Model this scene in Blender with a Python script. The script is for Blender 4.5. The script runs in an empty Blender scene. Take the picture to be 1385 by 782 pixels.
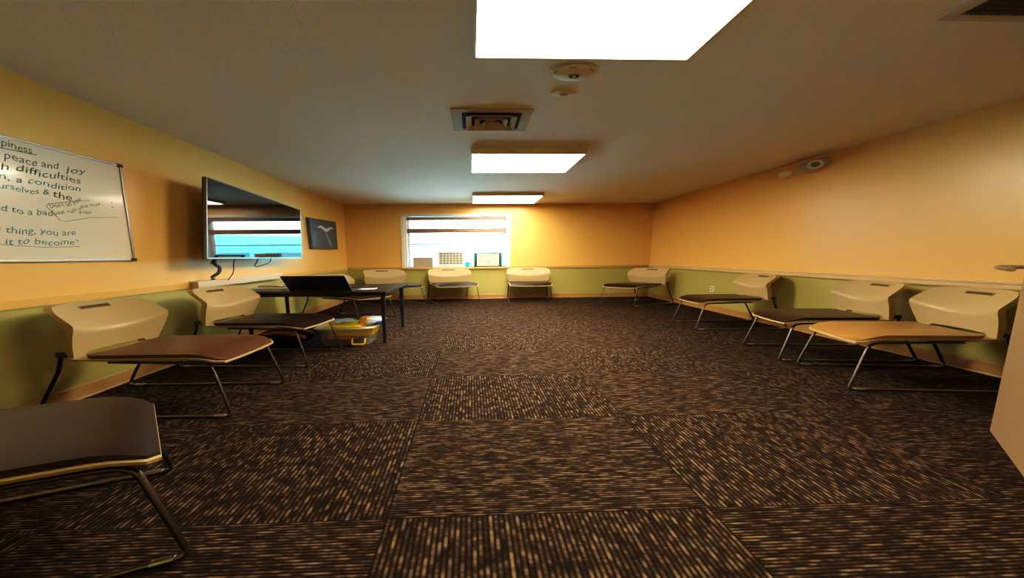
import bpy, bmesh, math, random
from mathutils import Vector, Matrix
random.seed(7)
SC = bpy.context.scene
COL = SC.collection
W = 2.2                      # this room is a wide one: its furniture is about 2.2 times broader than usual from side to side
XL, XR, YE, YB, H = -3.203, 4.755, 6.582, -0.9, 2.44

# ------------------------------------------------------------------ materials
def mat(name, col, rough=.6, metal=0., spec=.5, noise=0., nscale=40., bump=0., bscale=200., emit=None, es=0., ior=None, coat=0., tint2=None):
    m = bpy.data.materials.new(name); m.use_nodes = True
    nt = m.node_tree; b = nt.nodes['Principled BSDF']
    b.inputs['Base Color'].default_value = (*col, 1); b.inputs['Roughness'].default_value = rough
    b.inputs['Metallic'].default_value = metal; b.inputs['Specular IOR Level'].default_value = spec
    if ior: b.inputs['IOR'].default_value = ior
    if coat: b.inputs['Coat Weight'].default_value = coat; b.inputs['Coat Roughness'].default_value = .08
    if emit: b.inputs['Emission Color'].default_value = (*emit, 1); b.inputs['Emission Strength'].default_value = es
    tc = nt.nodes.new('ShaderNodeTexCoord')
    if noise:
        n = nt.nodes.new('ShaderNodeTexNoise'); n.inputs['Scale'].default_value = nscale; n.inputs['Detail'].default_value = 4
        nt.links.new(tc.outputs['Object'], n.inputs['Vector'])
        mx = nt.nodes.new('ShaderNodeMix'); mx.data_type = 'RGBA'
        c2 = tint2 or tuple(c*(1-noise) for c in col)
        mx.inputs[6].default_value = (*col, 1); mx.inputs[7].default_value = (*c2, 1)
        nt.links.new(n.outputs['Fac'], mx.inputs[0]); nt.links.new(mx.outputs[2], b.inputs['Base Color'])
    if bump:
        n2 = nt.nodes.new('ShaderNodeTexNoise'); n2.inputs['Scale'].default_value = bscale; n2.inputs['Detail'].default_value = 3
        nt.links.new(tc.outputs['Object'], n2.inputs['Vector'])
        bp = nt.nodes.new('ShaderNodeBump'); bp.inputs['Strength'].default_value = bump; bp.inputs['Distance'].default_value = .004
        nt.links.new(n2.outputs['Fac'], bp.inputs['Height']); nt.links.new(bp.outputs['Normal'], b.inputs['Normal'])
    return m

def wall_mat():
    m = mat('two_tone_wall_paint', (.8, .5, .2), .30, spec=.62, bump=.06, bscale=120)
    nt = m.node_tree; b = nt.nodes['Principled BSDF']
    g = nt.nodes.new('ShaderNodeNewGeometry'); s = nt.nodes.new('ShaderNodeSeparateXYZ')
    nt.links.new(g.outputs['Position'], s.inputs[0])
    c = nt.nodes.new('ShaderNodeMath'); c.operation = 'GREATER_THAN'; c.inputs[1].default_value = .79
    nt.links.new(s.outputs['Z'], c.inputs[0])
    n = nt.nodes.new('ShaderNodeTexNoise'); n.inputs['Scale'].default_value = 1.4; n.inputs['Detail'].default_value = 3
    nt.links.new(g.outputs['Position'], n.inputs['Vector'])
    def mix(a, bb):
        mx = nt.nodes.new('ShaderNodeMix'); mx.data_type = 'RGBA'
        mx.inputs[6].default_value = (*a, 1); mx.inputs[7].default_value = (*bb, 1); nt.links.new(n.outputs['Fac'], mx.inputs[0]); return mx
    up = mix(YEL1, YEL2); lo = mix(GRN1, GRN2)
    mx = nt.nodes.new('ShaderNodeMix'); mx.data_type = 'RGBA'
    nt.links.new(c.outputs[0], mx.inputs[0]); nt.links.new(lo.outputs[2], mx.inputs[6]); nt.links.new(up.outputs[2], mx.inputs[7])
    nt.links.new(mx.outputs[2], b.inputs['Base Color'])
    return m
YEL1, YEL2 = (.78, .475, .15), (.74, .44, .13)
GRN1, GRN2 = (.42, .375, .13), (.38, .34, .11)

def carpet_mat():
    m = bpy.data.materials.new('striped_carpet_tile'); m.use_nodes = True
    nt = m.node_tree; N = nt.nodes.new; Lk = nt.links.new
    b = nt.nodes['Principled BSDF']; b.inputs['Roughness'].default_value = .95; b.inputs['Specular IOR Level'].default_value = .1
    tc = N('ShaderNodeTexCoord'); s = N('ShaderNodeSeparateXYZ'); Lk(tc.outputs['Object'], s.inputs[0])
    def M(op, a, bb=None, cc=None):
        n = N('ShaderNodeMath'); n.operation = op
        for i, v in enumerate((a, bb, cc)):
            if v is None: continue
            if isinstance(v, (int, float)): n.inputs[i].default_value = v
            else: Lk(v, n.inputs[i])
        return n.outputs[0]
    u = M('DIVIDE', M('ADD', s.outputs['X'], .38), 1.43)           # tile coordinates
    v = M('DIVIDE', M('SUBTRACT', s.outputs['Y'], .985), .646)
    fu, fv = M('FLOOR', u), M('FLOOR', v)
    par = M('FLOORED_MODULO', M('ADD', fu, fv), 2.)                 # 1 where the pile runs away from us
    lu, lv = M('FRACT', u), M('FRACT', v)
    def sel(a, bb):                                                 # par? a : bb
        n = N('ShaderNodeMix'); n.data_type = 'FLOAT'; Lk(par, n.inputs[0]); Lk(bb, n.inputs[2]); Lk(a, n.inputs[3]); return n.outputs[0]
    across = sel(u, v); along = sel(v, u)
    row = M('FLOOR', M('MULTIPLY', across, 62.))
    rr = N('ShaderNodeTexWhiteNoise'); rr.noise_dimensions = '1D'; Lk(row, rr.inputs['W'])
    al = M('ADD', M('MULTIPLY', along, 15.), M('MULTIPLY', rr.outputs['Value'], 9.))
    # smooth dashes along each row of tufts
    cmb = N('ShaderNodeCombineXYZ'); Lk(M('MULTIPLY', row, 3.7), cmb.inputs[0]); Lk(al, cmb.inputs[1]); Lk(M('ADD', fu, M('MULTIPLY', fv, 7.)), cmb.inputs[2])
    nz = N('ShaderNodeTexNoise'); nz.inputs['Scale'].default_value = 1.; nz.inputs['Detail'].default_value = 2.; nz.inputs['Roughness'].default_value = .6; Lk(cmb.outputs[0], nz.inputs['Vector'])
    fr = M('FRACT', M('MULTIPLY', across, 62.))
    prof = M('SINE', M('MULTIPLY', fr, math.pi))                    # a tuft row is rounded, dark between rows
    ramp = N('ShaderNodeValToRGB'); Lk(nz.outputs['Fac'], ramp.inputs[0])
    e = ramp.color_ramp.elements; e[0].position = .36; e[0].color = (*CARP[0], 1); e[1].position = .68; e[1].color = (*CARP[2], 1)
    k = e.new(.50); k.color = (*CARP[1], 1)
    mx = N('ShaderNodeMix'); mx.data_type = 'RGBA'; mx.inputs[6].default_value = (.008, .005, .003, 1); Lk(ramp.outputs[0], mx.inputs[7]); Lk(M('POWER', prof, 2.0), mx.inputs[0])
    # dark seams between the tiles
    du = M('MULTIPLY', M('MINIMUM', lu, M('SUBTRACT', 1., lu)), 1.43/W); dv = M('MULTIPLY', M('MINIMUM', lv, M('SUBTRACT', 1., lv)), .646)
    seam = M('LESS_THAN', M('MINIMUM', du, dv), .0022)
    mx2 = N('ShaderNodeMix'); mx2.data_type = 'RGBA'; Lk(M('MULTIPLY', seam, .7), mx2.inputs[0]); Lk(mx.outputs[2], mx2.inputs[6]); mx2.inputs[7].default_value = (.004, .003, .002, 1)
    Lk(mx2.outputs[2], b.inputs['Base Color'])
    bp = N('ShaderNodeBump'); bp.inputs['Strength'].default_value = .6; bp.inputs['Distance'].default_value = .006
    Lk(M('MULTIPLY', prof, nz.outputs['Fac']), bp.inputs['Height']); Lk(bp.outputs['Normal'], b.inputs['Normal'])
    return m
CARP = ((.014, .0078, .005), (.042, .025, .0155), (.18, .118, .073))

def glass_mat():
    m = bpy.data.materials.new('window_glass'); m.use_nodes = True
    nt = m.node_tree; nt.nodes.clear()
    o = nt.nodes.new('ShaderNodeOutputMaterial'); t = nt.nodes.new('ShaderNodeBsdfTransparent'); g = nt.nodes.new('ShaderNodeBsdfGlossy')
    g.inputs['Roughness'].default_value = .02
    f = nt.nodes.new('ShaderNodeFresnel'); f.inputs['IOR'].default_value = 1.25; mx = nt.nodes.new('ShaderNodeMixShader')
    nt.links.new(f.outputs[0], mx.inputs[0]); nt.links.new(t.outputs[0], mx.inputs[1]); nt.links.new(g.outputs[0], mx.inputs[2]); nt.links.new(mx.outputs[0], o.inputs[0])
    return m

def wood_mat(name, c1, c2, scale=(2, 2, 30), rough=.45):
    m = mat(name, c1, rough)
    nt = m.node_tree; b = nt.nodes['Principled BSDF']
    tc = nt.nodes.new('ShaderNodeTexCoord'); mp = nt.nodes.new('ShaderNodeMapping'); mp.inputs['Scale'].default_value = scale
    n = nt.nodes.new('ShaderNodeTexNoise'); n.inputs['Scale'].default_value = 1.5; n.inputs['Detail'].default_value = 6
    nt.links.new(tc.outputs['Object'], mp.inputs[0]); nt.links.new(mp.outputs[0], n.inputs['Vector'])
    mx = nt.nodes.new('ShaderNodeMix'); mx.data_type = 'RGBA'; mx.inputs[6].default_value = (*c1, 1); mx.inputs[7].default_value = (*c2, 1)
    nt.links.new(n.outputs['Fac'], mx.inputs[0]); nt.links.new(mx.outputs[2], b.inputs['Base Color'])
    return m

def clear_plastic():
    m = bpy.data.materials.new('clear_plastic'); m.use_nodes = True
    nt = m.node_tree; nt.nodes.clear()
    o = nt.nodes.new('ShaderNodeOutputMaterial'); t = nt.nodes.new('ShaderNodeBsdfTransparent'); p = nt.nodes.new('ShaderNodeBsdfPrincipled')
    p.inputs['Base Color'].default_value = (.75, .72, .62, 1); p.inputs['Roughness'].default_value = .2
    mx = nt.nodes.new('ShaderNodeMixShader'); mx.inputs[0].default_value = .07
    nt.links.new(t.outputs[0], mx.inputs[1]); nt.links.new(p.outputs[0], mx.inputs[2]); nt.links.new(mx.outputs[0], o.inputs[0])
    return m

M_wall = wall_mat(); M_carpet = carpet_mat(); M_glass = glass_mat(); M_clear = clear_plastic()
M_ceil = mat('ceiling_paint', (.80, .72, .60), .9, spec=.2, bump=.5, bscale=90, noise=.12, nscale=60)
M_rail = mat('chair_rail_paint', (.62, .39, .13), .45, noise=.1, nscale=8)
M_railR = mat('pale_rail_paint', (.70, .50, .26), .4, noise=.1, nscale=8)
M_base = wood_mat('wood_baseboard', (.45, .26, .10), (.34, .19, .07))
M_white = mat('white_paint', (.82, .76, .66), .45, noise=.06)
M_sash = mat('sash_brown', (.30, .17, .11), .5, noise=.1)
M_sashw = mat('sash_white', (.75, .75, .75), .4, noise=.05)
M_diff = mat('light_diffuser', (.9, .9, .9), .5, emit=(1., .86, .64), es=1.)
M_frame = mat('fixture_white', (.68, .58, .44), .5, noise=.05)
M_shell = mat('beige_plastic', (.46, .345, .18), .38, spec=.5, noise=.05, nscale=6, bump=.05, bscale=500)
M_pad = mat('dark_brown_vinyl', (.022, .012, .008), .36, spec=.38, noise=.2, nscale=30, bump=.06, bscale=400)
M_padB = mat('brown_vinyl', (.105, .045, .022), .35, spec=.5, noise=.15, nscale=20, bump=.05, bscale=400)
M_padT = mat('tan_vinyl', (.36, .19, .06), .35, spec=.5, noise=.12, nscale=20, bump=.05, bscale=400)
M_chrome = mat('dark_steel_tube', (.11, .095, .08), .32, metal=1., noise=.1)
M_black = mat('black_plastic', (.012, .012, .013), .4, noise=.2)
M_blackm = mat('black_matte', (.006, .006, .006), .8, noise=.2)
M_desk = mat('dark_laminate', (.008, .008, .012), .38, spec=.5, noise=.2, nscale=20)
M_screen = mat('glossy_screen', (.002, .002, .0025), .025, ior=2.0, noise=.1)
M_lid = mat('navy_laptop_lid', (.008, .011, .035), .3, noise=.2)
M_silver = mat('silver_trim', (.55, .55, .55), .3, metal=1., noise=.1)
M_wb = mat('whiteboard_enamel', (.72, .66, .55), .22, spec=.5, coat=.5, noise=.05, nscale=3)
M_ink = mat('dark_green_ink', (.07, .14, .105), .6, noise=.2)
M_ink2 = mat('blue_green_ink', (.06, .24, .26), .6, noise=.2)
M_ink3 = mat('green_ink', (.10, .24, .10), .6, noise=.2)
M_inkl = mat('thin_grey_ink', (.22, .20, .15), .6, noise=.2)
M_door = wood_mat('maple_door_veneer', (.31, .20, .112), (.25, .155, .082), (3, 3, 40), .4)
M_metal = mat('satin_nickel', (.45, .40, .34), .3, metal=1., noise=.1)
M_vent = mat('vent_metal', (.55, .46, .34), .85, noise=.08)
M_grille = mat('grille_dark', (.05, .035, .025), .7, noise=.3, nscale=90)
M_canvas = mat('charcoal_canvas', (.055, .06, .065), .5, noise=.4, nscale=4, tint2=(.10, .13, .17))
M_pale = mat('pale_brush_paint', (.62, .70, .72), .6, noise=.3, nscale=30)
M_paper = mat('white_paper', (.78, .76, .70), .8, noise=.06)
M_tan = mat('beige_card', (.45, .36, .26), .7, noise=.1)
M_dgreen = mat('dark_green_frame', (.02, .06, .06), .4, noise=.2)
M_cream = mat('cream_paper', (.75, .72, .55), .7, noise=.06)
M_yellow = mat('yellow_plastic', (.95, .66, .015), .35, noise=.1)
M_red = mat('red_fabric', (.60, .05, .02), .6, noise=.3)
M_purple = mat('dark_purple_fabric', (.06, .012, .03), .7, noise=.3)
M_orange = mat('orange_nylon', (.60, .28, .02), .5, noise=.2)
M_blue = mat('blue_plastic', (.05, .45, .75), .4, noise=.1)
M_bag = mat('pale_blue_bag', (.55, .68, .80), .25, noise=.3, nscale=20)
M_lens = mat('lens_glass', (.20, .32, .55), .08, spec=.8, noise=.1)
M_green = mat('dark_green_rubber', (.02, .07, .04), .6, noise=.2)

# ------------------------------------------------------------------ mesh helpers
def box(bm, a, b, bev=0., seg=2):
    r = bmesh.ops.create_cube(bm, size=1.)
    vs = r['verts']
    for v in vs:
        v.co = Vector([a[i]+(v.co[i]+.5)*(b[i]-a[i]) for i in range(3)])
    if bev:
        es = list({e for v in vs for e in v.link_edges})
        bmesh.ops.bevel(bm, geom=es, offset=bev, segments=seg, profile=.7, affect='EDGES')

def hexa(bm, P):
    """closed six-faced solid from 8 points: four front (loop) then the four behind them"""
    v = [bm.verts.new(p) for p in P]
    for f in ((0,1,2,3), (7,6,5,4), (0,4,5,1), (1,5,6,2), (2,6,7,3), (3,7,4,0)): bm.faces.new([v[i] for i in f])
    bmesh.ops.recalc_face_normals(bm, faces=bm.faces[:])

def round_path(pts, r, n=6):
    pts = [Vector(p) for p in pts]; out = [pts[0]]
    for i in range(1, len(pts)-1):
        p, a, b = pts[i], pts[i-1], pts[i+1]
        d1, d2 = (a-p), (b-p); l = min(r, d1.length*.45, d2.length*.45)
        s, e = p+d1.normalized()*l, p+d2.normalized()*l
        for k in range(n+1):
            t = k/n; out.append(s*(1-t)**2+p*2*t*(1-t)+e*t*t)
    out.append(pts[-1]); return out

def tube(bm, pts, r, n=10):
    pts = [Vector(p) for p in pts]; rings = []
    T = (pts[1]-pts[0]).normalized(); up = Vector((0, 0, 1)) if abs(T.z) < .9 else Vector((1, 0, 0))
    U = T.cross(up).normalized()
    for i, p in enumerate(pts):
        t = (pts[min(i+1, len(pts)-1)]-pts[max(i-1, 0)]).normalized()
        U = (U-t*U.dot(t)).normalized(); V = t.cross(U)
        rings.append([bm.verts.new(p+(U*math.cos(2*math.pi*k/n)+V*math.sin(2*math.pi*k/n))*r) for k in range(n)])
    for a, b in zip(rings, rings[1:]):
        for k in range(n): bm.faces.new((a[k], a[(k+1) % n], b[(k+1) % n], b[k]))
    bm.faces.new(list(reversed(rings[0]))); bm.faces.new(rings[-1])

def lathe(bm, prof, c, ax=(0, 0, 1), sx=1., n=40):
    """prof = [(radius, height)] turned about axis ax at c; sx widens it along world x"""
    ax = Vector(ax).normalized(); q = Vector((0, 0, 1)).rotation_difference(ax); rings = []
    for r, h in prof:
        ring = []
        for k in range(n):
            p = q @ Vector((r*math.cos(2*math.pi*k/n), r*math.sin(2*math.pi*k/n), h)); p.x *= sx
            ring.append(bm.verts.new(p+Vector(c)))
        rings.append(ring)
    for a, b in zip(rings, rings[1:]):
        for k in range(n): bm.faces.new((a[k], a[(k+1) % n], b[(k+1) % n], b[k]))
    bm.faces.new(rings[0]); bm.faces.new(rings[-1])
    bmesh.ops.recalc_face_normals(bm, faces=bm.faces[:])

def grid(bm, fn, nu, nv):
    vs = [[bm.verts.new(fn(i/nu, j/nv)) for i in range(nu+1)] for j in range(nv+1)]
    for j in range(nv):
        for i in range(nu): bm.faces.new((vs[j][i], vs[j][i+1], vs[j+1][i+1], vs[j+1][i]))
    return vs

def mesh(bm, name, m, smooth=True, angle=40):
    me = bpy.data.meshes.new(name); bm.normal_update(); bm.to_mesh(me); bm.free()
    me.materials.append(m)
    if smooth:
        me.shade_smooth()
        me.set_sharp_from_angle(angle=math.radians(angle))
    return me

def link(name, me, parent=None):
    o = bpy.data.objects.new(name, me); COL.objects.link(o)
    if parent: o.parent = parent
    return o

def obj(name, bm, m, parent=None, smooth=True, angle=40):
    return link(name, mesh(bm, name, m, smooth, angle), parent)

def boxes(name, m, parent, *bs, bev=0.):
    bm = bmesh.new()
    for a, b in bs: box(bm, a, b, bev)
    return obj(name, bm, m, parent)

def tag(o, label, cat, group=None):
    o['label'] = label; o['category'] = cat
    if group: o['group'] = group
    return o

def thing(name, label, cat, loc=(0, 0, 0), group=None):
    o = bpy.data.objects.new(name, None); COL.objects.link(o); o.location = loc; o.empty_display_size = .1
    return tag(o, label, cat, group)

def struct(o):
    o['kind'] = 'structure'; return o

def at(loc, parent_loc):
    return tuple(loc[i]-parent_loc[i] for i in range(3))

# ------------------------------------------------------------------ room shell
T = .16
struct(boxes('floor', M_carpet, None, ((XL-T, YB-T, -.1), (XR+T, YE+T, 0))))
struct(boxes('ceiling', M_ceil, None, ((XL-T, YB-T, H), (XR+T, YE+T, H+.12))))
struct(boxes('wall_left', M_wall, None, ((XL-T, YB-T, 0), (XL, YE+T, H))))
struct(boxes('wall_right', M_wall, None, ((XR, YB-T, 0), (XR+T, YE+T, H))))
struct(boxes('wall_back', M_wall, None, ((XL, YB-T, 0), (XR, YB, H)), ((2.2, YB, 0), (XR, .58, H))))
WX0, WX1, WZ0, WZ1 = -1.70, .965, .835, 2.13      # window opening
struct(boxes('wall_far', M_wall, None, ((XL, YE, 0), (WX0, YE+T, H)), ((WX1, YE, 0), (XR, YE+T, H)), ((WX0, YE, 0), (WX1, YE+T, WZ0)), ((WX0, YE, WZ1), (WX1, YE+T, H))))

def rail_profile(bm, along, p0, p1, d, sgn, z0, z1):
    """moulded rail: along 'x' or 'y'; d = how far it stands off the wall"""
    prof = [(0, z0), (d*.55, z0), (d*.75, z0+.012), (d*.8, z0+.03), (d*.8, z1-.03), (d, z1-.018), (d, z1-.004), (d*.85, z1), (0, z1)]
    rings = []
    for q in (p0, p1):
        rings.append([bm.verts.new((q[0]+sgn*a, q[1], z) if along == 'y' else (q[0], q[1]+sgn*a, z)) for a, z in prof])
    n = len(prof)
    for k in range(n): bm.faces.new((rings[0][k], rings[0][(k+1) % n], rings[1][(k+1) % n], rings[1][k]))
    bm.faces.new(rings[0]); bm.faces.new(list(reversed(rings[1])))
    bmesh.ops.recalc_face_normals(bm, faces=bm.faces[:])

bm = bmesh.new(); rail_profile(bm, 'y', (XL, YB, 0), (XL, YE, 0), .018, 1, .785, .855); struct(obj('trim_1', bm, M_wall, None, True, 30))
bm = bmesh.new(); rail_profile(bm, 'y', (XR, .6, 0), (XR, YE, 0), .05, -1, .785, .862); struct(obj('trim_2', bm, M_railR, None, True, 30))
bm = bmesh.new(); rail_profile(bm, 'x', (XL+.02, YE, 0), (WX0-.1, YE, 0), .03, -1, .785, .855)
rail_profile(bm, 'x', (WX1+.06, YE, 0), (XR-.05, YE, 0), .03, -1, .785, .855); struct(obj('trim_3', bm, M_rail, None, True, 30))
def baseboard(name, along, p0, p1, d, sgn):
    bm = bmesh.new(); prof = [(0, 0), (d*2.2, 0), (d*1.9, .009), (d, .016), (d, .102), (d*.5, .112), (0, .114)]; rings = []
    for q in (p0, p1):
        rings.append([bm.verts.new((q[0]+sgn*a, q[1], z) if along == 'y' else (q[0], q[1]+sgn*a, z)) for a, z in prof])
    n = len(prof)
    for k in range(n): bm.faces.new((rings[0][k], rings[0][(k+1) % n], rings[1][(k+1) % n], rings[1][k]))
    bm.faces.new(rings[0]); bm.faces.new(list(reversed(rings[1])))
    bmesh.ops.recalc_face_normals(bm, faces=bm.faces[:])
    struct(obj(name, bm, M_base, None, True, 25))
baseboard('baseboard_left', 'y', (XL, YB, 0), (XL, YE, 0), .012, 1)
baseboard('baseboard_right', 'y', (XR, .6, 0), (XR, YE, 0), .012, -1)
baseboard('baseboard_far', 'x', (XL+.03, YE, 0), (XR-.03, YE, 0), .01, -1)

# ------------------------------------------------------------------ window
win = bpy.data.objects.new('window_1', None); COL.objects.link(win); win.location = (-.37, YE, WZ0); struct(win)
o0 = win.location
def wb(name, m, *bs, bev=.004):
    o = boxes(name, m, win, *[(at(a, o0), at(b, o0)) for a, b in bs], bev=bev); return o
wb('casing', M_white, ((WX0-.09, YE-.02, WZ0-.01), (WX0, YE, WZ1+.06)), ((WX1, YE-.02, WZ0-.01), (WX1+.06, YE, WZ1+.06)), ((WX0-.09, YE-.025, WZ1), (WX1+.06, YE, WZ1+.06)))
wb('jamb', M_sashw, ((WX0, YE, WZ0), (WX0+.05, YE+T, WZ1)), ((WX1-.05, YE, WZ0), (WX1, YE+T, WZ1)))
wb('blind_headrail', M_sash, ((WX0+.05, YE+.02, WZ1-.09), (WX1-.05, YE+.07, WZ1-.005)))
wb('sash', M_sash, ((WX0+.05, YE+.05, 1.722), (WX1-.05, YE+.09, 1.835)))
wb('sash_frame', M_sashw, ((WX0+.05, YE+.09, WZ0), (WX0+.11, YE+.13, WZ1)), ((WX1-.11, YE+.09, WZ0), (WX1-.05, YE+.13, WZ1)), ((WX0+.11, YE+.09, WZ0), (WX1-.11, YE+.13, WZ0+.03)))
wb('glazing_bar', M_sash, ((WX0+.11, YE+.085, 1.424), (WX1-.11, YE+.115, 1.456)))
wb('pane', M_glass, ((WX0+.11, YE+.104, WZ0+.03), (WX1-.11, YE+.110, WZ1-.09)), bev=0)
bs = []
for k in range(6):
    z = 1.83+.033*k; bs.append(((WX0+.06, YE+.03, z), (WX1-.06, YE+.055, z+.0035)))
wb('blind_slats', M_sashw, *bs, bev=0)
wb('window_sill', M_rail, ((WX0-.12, YE-.05, WZ0-.045), (WX1+.09, YE+.11, WZ0)), bev=.006)

# on the sill
g = thing('framed_card', 'small beige card in a grey frame on the left end of the window sill', 'picture frame', (-1.25, YE-.01, WZ0))
boxes('frame', M_tan, g, ((-.25, 0, 0), (-.222, .02, .265)), ((.222, 0, 0), (.25, .02, .265)), ((-.222, 0, 0), (.222, .02, .022)), ((-.222, 0, .243), (.222, .02, .265)))
boxes('card', M_tan, g, ((-.222, .006, .022), (.222, .014, .243)))
boxes('frame_edge', M_sashw, g, ((-.262, .004, 0), (-.2505, .03, .262)))
g = thing('photo_sheet', 'white sheet of dark photo thumbnails leaning in the middle of the window sill', 'photo sheet', (-.52, YE-.044, WZ0))
def lean(bm, a):
    for v in bm.verts: v.co.y += v.co.z*a
bm = bmesh.new(); box(bm, (-.36, 0, .0), (.34, .008, .40)); lean(bm, .08); obj('sheet', bm, M_paper, g)
bm = bmesh.new()
for r in range(5):
    for c in range(7):
        x = -.30+c*.086; z = .085+r*.061
        box(bm, (x, -.004, z), (x+.070, -.0005, z+.044))
lean(bm, .08); obj('thumbnails', bm, mat('thumbnail_print', (.10, .10, .10), .6, noise=.8, nscale=14, tint2=(.32, .28, .14)), g)
g = thing('blue_cup', 'small bright blue plastic cup on the sill beside the dark green framed certificate', 'cup', (-.10, YE+.02, WZ0))
bm = bmesh.new(); lathe(bm, [(.026, 0), (.034, .11), (.036, .13), (.031, .13), (.024, .006)], (0, 0, 0), sx=W, n=24); obj('cup', bm, M_blue, g)
bm = bmesh.new(); tube(bm, round_path([(.07, 0, .10), (.12, 0, .10), (.12, 0, .035), (.06, 0, .035)], .03), .008); obj('handle', bm, M_blue, g)
g = thing('framed_certificate', 'cream certificate in a dark green frame on the right end of the window sill', 'picture frame', (.435, YE-.0, WZ0))
boxes('frame', M_dgreen, g, ((-.37, 0, 0), (-.285, .025, .37)), ((.285, 0, 0), (.37, .025, .37)), ((-.285, 0, 0), (.285, .025, .03)), ((-.285, 0, .345), (.285, .025, .37)), bev=.003)
boxes('paper', M_cream, g, ((-.285, .01, .03), (.285, .018, .345)))
boxes('printed_border', M_tan, g, ((-.215, .006, .28), (.215, .0095, .305)), ((-.215, .006, .065), (-.20, .0095, .20)), ((.20, .006, .065), (.215, .0095, .20)), ((-.20, .006, .065), (.20, .0095, .076)), ((-.20, .006, .19), (.20, .0095, .20)), ((-.07, .006, .115), (.07, .0095, .15)))

# ------------------------------------------------------------------ outside
M_teal = mat('teal_siding', (.06, .72, .82), .8, noise=.08, nscale=.6)
M_out = mat('snowy_ground', (.42, .62, .68), .9, noise=.2, nscale=.4)
M_shade = mat('shaded_glass', (.03, .10, .14), .3, noise=.3)
M_roofo = mat('grey_roof', (.07, .62, .72), .8, noise=.2)
M_tree = mat('dull_foliage', (.02, .42, .50), .9, noise=.5, nscale=2)
bm = bmesh.new(); box(bm, (-26, YE+.4, -.25), (20, YE+40, -.2)); struct(obj('ground', bm, M_out))
bl = thing('neighbouring_building', 'pale teal building outside the window, seen reflected in the television', 'building', (-5, YE+9, -.2))
boxes('wall', M_teal, bl, ((-15, 0, 0), (18, 5, 1.9)))
bm = bmesh.new(); hexa(bm, [(-15.1, -.02, 1.9), (18.1, -.02, 1.9), (18.1, 2.6, 2.95), (-15.1, 2.6, 2.25), (-15.1, 5.1, 1.9), (18.1, 5.1, 1.9), (18.1, 2.7, 2.95), (-15.1, 2.7, 2.25)]); obj('roof', bm, M_roofo, bl)
for x in (-12.5, -8.0, 9.4, 12.6):
    f = boxes('window', M_shade, bl, ((x, -.06, .55), (x+2.3, -.005, 1.62)))
bm = bmesh.new()
for x, y, s in ((2.5, 15, .6), (4.2, 15.4, .75), (6.0, 15, .9), (7.6, 15.5, 1.05), (9.2, 15, 1.0), (10.8, 15.4, 1.2), (12.6, 15, 1.1)):
    for k in range(9):
        r = bmesh.ops.create_icosphere(bm, subdivisions=2, radius=s*random.uniform(.4, .62))
        d = Vector((x+random.uniform(-1, 1)*s*.9, YE+y+random.uniform(-.4, .4)*s, 1.0+s*random.uniform(.3, 1.2)))
        for v in r['verts']: v.co = v.co*random.uniform(.93, 1.07)+d
o = obj('foliage', bm, M_tree); tag(o, 'dim treeline beyond the teal building, reflected in the television', 'trees'); o['kind'] = 'stuff'

# ------------------------------------------------------------------ ceiling fittings
LIGHTS = ((.045, 1.40, 1.015, 1.725, 'largest ceiling light panel, nearest the camera, cut by the top of the photo', 25.),
          (.03, 1.43, 3.25, 3.935, 'square surface light panel between the ceiling vent and the farthest light', 76.),
          (.06, 1.53, 5.45, 6.19, 'smallest bright light panel, on the ceiling in front of the window wall', 23.))
for x0, x1, y0, y1, lab, st in LIGHTS:
    c = ((x0+x1)/2, (y0+y1)/2, H)
    t = thing('ceiling_light', lab, 'ceiling light', c, 'square ceiling light panels')
    hx, hy = (x1-x0)/2, (y1-y0)/2
    f = .022
    boxes('housing', M_frame, t, ((-hx-f, -hy-f, -.02), (hx+f, hy+f, 0)), ((-hx-f, -hy-f, -.066), (-hx, hy+f, -.02)), ((hx, -hy-f, -.066), (hx+f, hy+f, -.02)), ((-hx, -hy-f, -.066), (hx, -hy, -.02)), ((-hx, hy, -.066), (hx, hy+f, -.02)))
    md = M_diff.copy(); md.name = 'lit_diffuser'; md.node_tree.nodes['Principled BSDF'].inputs['Emission Strength'].default_value = st
    boxes('diffuser', md, t, ((-hx, -hy, -.062), (hx, hy, -.03)))

t = thing('smoke_detector', 'round white smoke detector on the ceiling beside the largest light', 'smoke detector', (.745, 1.915, H))
bm = bmesh.new(); lathe(bm, [(.0, 0), (.080, 0), (.080, -.012), (.0, -.012)], (0, 0, 0), sx=W); obj('base', bm, M_frame, t)
bm = bmesh.new(); lathe(bm, [(.0, -.012), (.068, -.012), (.070, -.022), (.064, -.036), (.045, -.043), (.0, -.044)], (0, 0, 0), sx=W); obj('body', bm, M_frame, t)
bm = bmesh.new()
for k in range(6):
    a = k*math.pi/3+.3; 
    tube(bm, [(W*.0665*math.cos(a+q), .0665*math.sin(a+q), -.031) for q in (-.2, 0, .2)], .0026, 6); obj('vent_slot', bm, M_sash, t); bm = bmesh.new()
bm.free()
bm = bmesh.new(); lathe(bm, [(.017, -.043), (.017, -.048), (.012, -.048), (.012, -.044)], (0, 0, 0), sx=W, n=24); obj('ring', bm, M_black, t)
bm = bmesh.new(); lathe(bm, [(.0, -.043), (.008, -.044), (.006, -.051), (0, -.052)], (0, 0, 0), sx=W, n=24); obj('test_button', bm, M_white, t)
t = thing('sprinkler_head', 'small concealed round sprinkler cap on the ceiling next to the smoke detector', 'sprinkler', (.765, 2.165, H))
bm = bmesh.new(); lathe(bm, [(0, 0), (.047, 0), (.046, -.008), (.034, -.013), (0, -.014)], (0, 0, 0), sx=W, n=32); obj('cap', bm, M_frame, t)
bm = bmesh.new(); lathe(bm, [(0, -.013), (.017, -.013), (.014, -.024), (0, -.026)], (0, 0, 0), sx=W, n=20); obj('deflector', bm, M_metal, t)

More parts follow.
